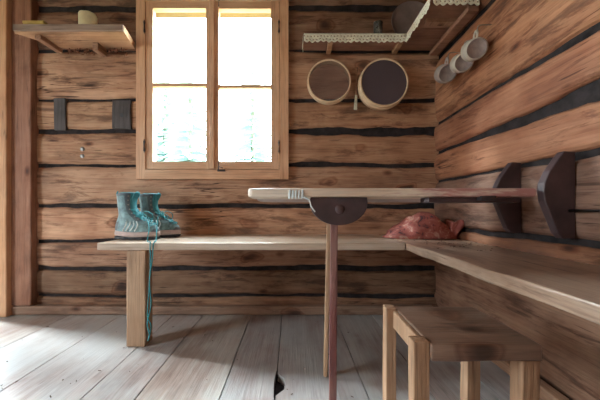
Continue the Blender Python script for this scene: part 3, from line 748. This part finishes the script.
b = bmesh.new(); tube(b, [(0, 0, 0.0), (0, 0.0, 0.016), (0, 0.018, 0.02)], 0.0015, 6); obj('hanging_loop', b, M['iron'], br, True)

# ------------------------------------------------------------------ mugs on hooks
def mug(xp, yp, r_px, X, axis, body, label, blen):
    s = (xp - EX) / X; d = F / s; R = r_px / s
    P = Vector((X, d, pz(yp, d)))
    t = thing('enamel_mug', label, 'mug', P, group='mugs hanging under the corner shelf')
    zaxis = Vector(axis).normalized()
    up = Vector((0, 0, 1)); yax = (up - zaxis * up.dot(zaxis)).normalized(); xax = yax.cross(zaxis)
    M4 = Matrix((xax, yax, zaxis)).transposed().to_4x4(); t.rotation_euler = M4.to_euler()
    b = bmesh.new(); lathe(b, [(R*0.86, 0), (R*0.97, 0.004), (R, 0.012), (R, blen*0.3), (R*1.005, blen*0.32), (R, blen*0.34), (R*1.0, blen), (R*1.03, blen + 0.002), (R*0.98, blen + 0.003), (R*0.96, blen), (R*0.94, 0.008), (0, 0.007)], 36)
    bmesh.ops.recalc_face_normals(b, faces=b.faces); bd_ = obj('body', b, M[body], t, True)
    b = bmesh.new(); lathe(b, [(0, 0.0035), (R*0.80, 0.0035), (R*0.84, 0.0), (R*0.87, 0.001)], 36); tag(obj('base', b, M['enamel_shaded'], bd_, True), 'base with its shade painted brown')
    b = bmesh.new(); tube(b, smooth_path([(0, R*0.98, blen*0.85), (0, R*1.25, blen*0.88), (0, R*1.55, blen*0.72), (0, R*1.6, blen*0.45), (0, R*1.35, blen*0.25), (0, R*0.98, blen*0.24)], 5), R*0.10, 10)
    obj('handle', b, M[body], t, True)
    # hook screwed into the shelf cleat
    hp = P + M4.to_3x3() @ Vector((0, R*1.50, blen*0.55))
    b = bmesh.new(); tube(b, smooth_path([hp + Vector((-0.006, -0.004, 0.0)), hp + Vector((-0.002, 0, -0.008)), hp + Vector((0.006, 0, -0.002)), hp + Vector((0.006, 0, 0.02)), (hp.x + 0.02, hp.y, hp.z + 0.030), (XR + 0.010, hp.y, hp.z + 0.032)], 4), 0.0022, 8)
    o = obj('hook', b, M['nail'], None, True); tag(o, 'bent metal hook holding the ' + label.split(',')[0], 'hook', 'hooks for the mugs')
mug(477, 48.5, 10.4, 0.752, (0.32, 1, 0.44), 'enamel', 'cream mug nearest the viewer, rightmost of the three hanging mugs', 0.074)
mug(464, 62.5, 9.3, 0.752, (0.30, 1, 0.46), 'enamel', 'cream mug in the middle of the three hanging mugs', 0.074)
mug(447.5, 73.5, 9.0, 0.740, (0.22, 1, 0.46), 'dull_ring', 'dull brownish mug farthest back, leftmost of the three hanging mugs', 0.068)

# ------------------------------------------------------------------ red bundle in the corner
b = bmesh.new(); nu, nv = 56, 28
cx_, cy_, W_, Dp, Ht = px(422, 1.42), 1.455, 0.185, 0.095, 0.150
g = []
for i in range(nu):
    a = 2*PI*i/nu; row = []
    for j in range(nv + 1):
        e = -PI/2 + PI*j/nv
        ce_, se = math.cos(e), math.sin(e)
        x = math.copysign(abs(math.cos(a))**0.8, math.cos(a)) * abs(ce_)**0.75; y = math.copysign(abs(math.sin(a))**0.8, math.sin(a)) * abs(ce_)**0.75
        hx = 0.62 + 0.26*math.exp(-((x - 0.10)/0.40)**2) - 0.30*max(0, x - 0.5) - 0.45 * max(0, -x - 0.35)
        z = max(-0.02, se) * Ht * hx if se > 0 else se * 0.002
        p = Vector((x*W_, y*Dp, z))
        f = 0.012*noise.noise(p*14 + Vector((3, 1, 7))) + 0.016*abs(noise.noise(Vector((p.x*16 + p.z*20, p.y*8 - p.x*6, p.z*14)))) - 0.006
        if se > 0: p += p.normalized() * f * min(1, se*3)
        row.append(b.verts.new(p))
    g.append(row)
for i in range(nu):
    for j in range(nv): b.faces.new((g[i][j], g[(i+1) % nu][j], g[(i+1) % nu][j+1], g[i][j+1]))
bmesh.ops.remove_doubles(b, verts=b.verts, dist=1e-5); bmesh.ops.recalc_face_normals(b, faces=b.faces)
bag = thing('cloth_bundle', 'crumpled red patterned cloth bag lying in the bench corner', 'bag', (cx_, cy_, BZ + 0.003), (0, 0, -0.05))
obj('bag_body', b, M['red'], bag, True)
b = bmesh.new(); g = []                       # the gathered neck that stands up at its right end
for j in range(9):
    tt = j/8; row = []
    for k in range(24):
        a = 2*PI*k/24; R = (0.022 + 0.022*tt) * (1 + 0.28*math.sin(a*5 + 1))
        row.append(b.verts.new((0.150 + R*math.cos(a) + 0.03*tt, -0.035 + 0.75*R*math.sin(a), 0.012 + 0.075*tt + 0.008*tt*math.sin(a*3))))
    g.append(row)
for j in range(8):
    for k in range(24): b.faces.new((g[j][k], g[j][(k+1) % 24], g[j+1][(k+1) % 24], g[j+1][k]))
o = obj('gathered_neck', b, M['red'], bag, True); o.modifiers.new('thickness', 'SOLIDIFY').thickness = 0.002

# ------------------------------------------------------------------ hiking boots
LV = [(0.026, -0.110, 0.120, 0.041), (0.044, -0.114, 0.122, 0.043), (0.060, -0.113, 0.117, 0.041), (0.074, -0.110, 0.102, 0.038), (0.088, -0.106, 0.078, 0.036),
      (0.102, -0.101, 0.048, 0.034), (0.120, -0.096, 0.018, 0.033), (0.145, -0.094, -0.003, 0.034), (0.175, -0.097, -0.011, 0.036), (0.205, -0.101, -0.008, 0.038), (0.228, -0.104, 0.000, 0.040)]
def lv(z):
    z = max(LV[0][0], min(LV[-1][0], z))
    for a, b in zip(LV, LV[1:]):
        if z <= b[0]:
            k = (z - a[0]) / (b[0] - a[0]); k = k*k*(3-2*k)*0.5 + k*0.5
            return tuple(a[i] + (b[i]-a[i])*k for i in range(1, 4))
def BP(z, th, off=0.0):
    xh, xf, wd = lv(z); cx, a = (xh+xf)/2, (xf-xh)/2 + off
    c, s = math.cos(th), math.sin(th)
    x = cx + a*math.copysign(abs(c)**0.9, c)
    q = (x - xh) / (xf - xh)
    ww = (wd + off) * (0.82 + 0.22*math.sin(PI*min(1, max(0, q))**1.3))
    return Vector((x, ww*math.copysign(abs(s)**0.85, s), z))
def boot_upper(opening):
    b = bmesh.new(); n, m = 48, 44; rings = []
    for j in range(m + 1):
        z = 0.026 + (0.228 - 0.026)*j/m; row = []
        for k in range(n):
            th = 2*PI*k/n; p = BP(z, th)
            if j > m*0.8: p.z -= 0.010*(max(0, math.cos(th - PI)))*(j/m - 0.8)*5     # collar dips at the heel
            p += Vector((noise.noise(p*22), noise.noise(p*22 + Vector((5, 0, 0))), 0))*0.0022
            row.append(b.verts.new(p))
        rings.append(row)
    # collar roll and inside
    for dz, off in ((0.003, -0.003), (0.001, -0.007), (-0.02, -0.009), (-0.09, -0.010)):
        rings.append([b.verts.new(BP(0.228 + min(0, dz), 2*PI*k/n, off) + Vector((0, 0, max(dz, 0) - 0.010*max(0, math.cos(2*PI*k/n - PI))))) for k in range(n)])
    for j, (a, c) in enumerate(zip(rings, rings[1:])):
        for k in range(n):
            f = b.faces.new((a[k], a[(k+1) % n], c[(k+1) % n], c[k]))
            th = 2*PI*(k+0.5)/n; z = rings[j][k].co.z
            front = math.cos(th)
            if j >= m: f.material_index = 2
            elif z > 0.095 and front > 0.80: f.material_index = 2                 # throat
            elif (z > 0.09 and front > 0.35) or (z > 0.21): f.material_index = 1   # dark eyestay and collar
            elif z > 0.04 and z < 0.085 and front < -0.72: f.material_index = 1
    b.faces.new(rings[0][::-1]); b.faces.new(rings[-1])
    return b
def make_boot(name, label, loc, yaw, side, mirror):
    t = thing(name, label, 'boot', loc, (0, 0, yaw), 'pair of hiking boots on the bench')
    up = obj('upper', boot_upper(0), None, t, True, [M['suede'], M['suede_dark'], M['teal']])
    # sole: midsole and lugged outsole
    b = bmesh.new(); n = 48; rings = []
    for z, off in ((0.013, 0.004), (0.016, 0.007), (0.030, 0.006), (0.036, 0.003), (0.037, -0.002)):
        rings.append([b.verts.new(Vector((BP(0.030, 2*PI*k/n, off).x, BP(0.030, 2*PI*k/n, off).y, z + 0.007*max(0, math.cos(2*PI*k/n - PI)) + 0.004*max(0, math.cos(2*PI*k/n))))) for k in range(n)])
    for a, c in zip(rings, rings[1:]):
        for k in range(n): b.faces.new((a[k], a[(k+1) % n], c[(k+1) % n], c[k]))
    b.faces.new(rings[0][::-1]); b.faces.new(rings[-1]); obj('midsole', b, M['midsole'], t, True)
    b = bmesh.new(); rings = []
    n = 72
    for z in (0.002, 0.0135):
        rings.append([b.verts.new(Vector((BP(0.030, 2*PI*k/n, 0.007 if (k//2) % 2 or z > 0.01 else 0.002).x, BP(0.030, 2*PI*k/n, 0.007 if (k//2) % 2 or z > 0.01 else 0.002).y, z + (0.006 if (math.cos(2*PI*k/n) > 0.93 and z < .01) else 0)))) for k in range(n)])
    for k in range(n): b.faces.new((rings[0][k], rings[0][(k+1) % n], rings[1][(k+1) % n], rings[1][k]))
    b.faces.new(rings[0][::-1]); b.faces.new(rings[1]); obj('outsole', b, M['rubber'], t)
    # rubber toe cap
    b = bmesh.new(); g = []
    for j in range(8):
        z = 0.032 + 0.022*j/7; lim = 0.80 - 0.05*j
        g.append([b.verts.new(BP(z, -lim + 2*lim*k/24, 0.0022)) for k in range(25)])
    for a, c in zip(g, g[1:]):
        for k in range(24): b.faces.new((a[k], a[k+1], c[k+1], c[k]))
    o = obj('toe_cap', b, M['toe'], t, True); o.modifiers.new('thickness', 'SOLIDIFY').thickness = 0.0015
    # tongue
    b = bmesh.new(); g = []
    for j in range(15):
        z = 0.10 + 0.134*j/14; row = []
        for k in range(9):
            th = -0.48 + 0.96*k/8; p = BP(min(z, 0.228), th, 0.0035); p.z = z
            if z > 0.2: p.x += 0.010*((z-0.2)/0.04)**1.5
            p.z -= 0.012*abs(th/0.48)**2*(j/14)
            row.append(b.verts.new(p))
        g.append(row)
    for a, c in zip(g, g[1:]):
        for k in range(8): b.faces.new((a[k], a[k+1], c[k+1], c[k]))
    o = obj('tongue', b, M['teal'], t, True); o.modifiers.new('thickness', 'SOLIDIFY').thickness = 0.006
    # eyelets, laces
    zs = [0.098, 0.112, 0.128, 0.148, 0.170, 0.192, 0.212]
    for z in zs:
        for s in (-1, 1):
            b = bmesh.new(); tube(b, [BP(z, s*0.86, 0.002), BP(z, s*0.86, 0.006)], 0.0034, 8); obj('eyelet', b, M['nail'], up)
    b = bmesh.new()
    lo = [0.070, 0.082, 0.094] + zs[1:4]
    for a, c in zip(lo, lo[1:]):
        for s in (-1, 1):
            pts = [BP(a + (c-a)*q, s*(0.8 - 1.6*q) * (0.75 if a < 0.1 else 1), 0.0065 if q not in (0, 1) else 0.004) for q in (0, 0.25, 0.5, 0.75, 1)]
            tube(b, smooth_path(pts, 3), 0.0022, 6)
    k0 = BP(0.125, 0, 0.012)
    for s in (-1, 1):                                    # loops of the loose bow
        tube(b, smooth_path([k0, k0 + Vector((0.012, s*0.022, 0.012)), k0 + Vector((0.030, s*0.042, -0.004)), k0 + Vector((0.032, s*0.034, -0.028)), k0 + Vector((0.012, s*0.010, -0.006)), k0], 5), 0.0023, 6)
    obj('lace', b, M['cord'], t, True)
    # pale side stripes
    for k in range(4):
        for s in (-1, 1):
            b = bmesh.new(); th0, th1 = s*(1.12 + 0.17*k), s*(1.42 + 0.17*k)
            pts = [BP(0.090 - 0.048*q/6, th0 + (th1 - th0)*q/6, 0.0012) for q in range(7)]
            tube(b, pts, 0.0030, 6)
            tag(obj('side_stripe', b, M['stripe'], up, True), 'pale slanted stripe')
    # pull loop at the heel
    b = bmesh.new(); tube(b, smooth_path([BP(0.20, PI, 0.002), BP(0.222, PI, 0.008), BP(0.226, PI, 0.001) + Vector((0, 0, 0.012))], 4), 0.003, 6); obj('pull_loop', b, M['teal'], up, True)
    return t
B1 = make_boot('hiking_boot', 'grey-teal hiking boot in front on bench, left one of the pair', (px(137, 1.40), 1.395, BZ + 0.001), -0.17, -1, False)
B2 = make_boot('hiking_boot', 'grey-teal hiking boot behind on bench, right one of the pair', (px(158.0, 1.50), 1.50, BZ + 0.001), -0.12, 1, True)
# long ends of the laces, over the bench edge down to the floor
def dangling(boot, pts, seed):
    bpy.context.view_layer.update()
    inv = boot.matrix_world.inverted()
    b = bmesh.new(); tube(b, smooth_path([inv @ Vector(p) for p in pts], 8), 0.0024, 6); obj('lace_end', b, M['cord'], boot, True)
def W(x, y, d): return (px(x, d), d, pz(y, d))
fy = BF - 0.008
dangling(B1, [W(147, 219, 1.345), W(149, 228, 1.31), (px(148, 1.29), 1.285, BZ + 0.004), (px(149, fy), BF + 0.004, BZ + 0.005), W(150, 246, fy), W(150.5, 262, fy - 0.004), W(149, 290, fy - 0.006), W(147.5, 315, fy), W(151, 326, fy - 0.01), W(148, 341, fy - 0.02)], 1)
dangling(B2, [W(158, 216, 1.40), W(157, 226, 1.36), (px(156, 1.3), 1.30, BZ + 0.004), (px(153, fy), BF + 0.004, BZ + 0.005), W(153, 247, fy), W(152.5, 258, fy - 0.004), W(149.5, 282, fy - 0.012), W(151, 305, fy - 0.008), W(147.3, 322, fy - 0.016), W(150, 336, fy - 0.03)], 2)

# ------------------------------------------------------------------ crumbs on bench and floor
def crumbs(name, label, pts):
    b = bmesh.new(); r = random.Random(len(pts))
    for (x, y, z) in pts:
        s = r.uniform(0.001, 0.0032); a = r.uniform(0, PI); c, sn = math.cos(a), math.sin(a); l = s*r.uniform(1, 2.5)
        P = [(-l, -s*.5, 0), (l, -s*.5, 0), (l*.8, s*.5, 0), (-l, s*.4, 0)]
        lo = [b.verts.new((x + p[0]*c - p[1]*sn, y + p[0]*sn + p[1]*c, z)) for p in P]
        hi = [b.verts.new((v.co.x, v.co.y, z + s*0.6)) for v in lo]
        b.faces.new(hi)
        for k in range(4): b.faces.new((lo[k], lo[(k+1) % 4], hi[(k+1) % 4], hi[k]))
    tag(obj(name, b, M['crumb']), label, 'crumbs', kind='stuff')
r = random.Random(3)
crumbs('bark_crumbs', 'dark bark crumbs scattered on the bench beside the red bag', [(r.gauss(0.68, 0.06), r.uniform(1.0, 1.35), BZ + 0.0015) for _ in range(70)])
pts = []
while len(pts) < 60:
    x, y = r.uniform(-1.3, 0.3), r.uniform(0.75, 1.5)
    pts.append((x, y, 0.002))
crumbs('floor_crumbs', 'small dark crumbs scattered over the pale floor boards', pts)

# ------------------------------------------------------------------ outside
b = bmesh.new(); g = []
for i in range(41):
    g.append([b.verts.new((-30 + 1.5*i, -10 + 1.2*j, -0.45 + 0.3*noise.noise(Vector((i*.3, j*.3, 0))) + max(0, (-10 + 1.2*j) - 6)*0.12)) for j in range(41)])
for i in range(40):
    for j in range(40): b.faces.new((g[i][j], g[i+1][j], g[i+1][j+1], g[i][j+1]))
struct(obj('ground', b, M['meadow'], None, True))
def spruce(x, y, h, rr, label, seed):
    z = -0.45 + max(0, y - 6)*0.12 - 0.1
    t = thing('spruce_tree', label, 'tree', (x, y, z), group='pale spruces outside the window')
    b = bmesh.new(); tube(b, [(0, 0, 0), (0, 0, h*0.5), (0, 0, h*0.98)], 0.1, 8, radii=[h*0.02, h*0.012, 0.01]); obj('trunk', b, M['bark'], t, True)
    b = bmesh.new(); r = random.Random(seed); n = 30
    for k in range(n):
        f = k/(n-1); zz = h*(0.12 + 0.86*f); R = rr*(1 - f)**0.85 + 0.05
        for q in range(22):
            a = r.uniform(0, 2*PI); L = R*r.uniform(0.7, 1.1); dz = -L*0.35
            c, s = math.cos(a), math.sin(a); wdt = L*0.16
            p = [(0, 0, zz), (c*L*.5 - s*wdt, s*L*.5 + c*wdt, zz + dz*.4), (c*L, s*L, zz + dz), (c*L*.5 + s*wdt, s*L*.5 - c*wdt, zz + dz*.4 - 0.02)]
            b.faces.new([b.verts.new(v) for v in p])
    obj('branches', b, M['needle'], t)
spruce(-3.4, 9.0, 6.6, 1.3, 'pale spruce seen through the left half of the window', 1)
spruce(-1.7, 11.0, 8.6, 1.4, 'pale spruce seen through the right half of the window', 2)
spruce(-5.6, 12.0, 8.5, 1.7, 'tall distant pale spruce behind the left half of the window', 3)
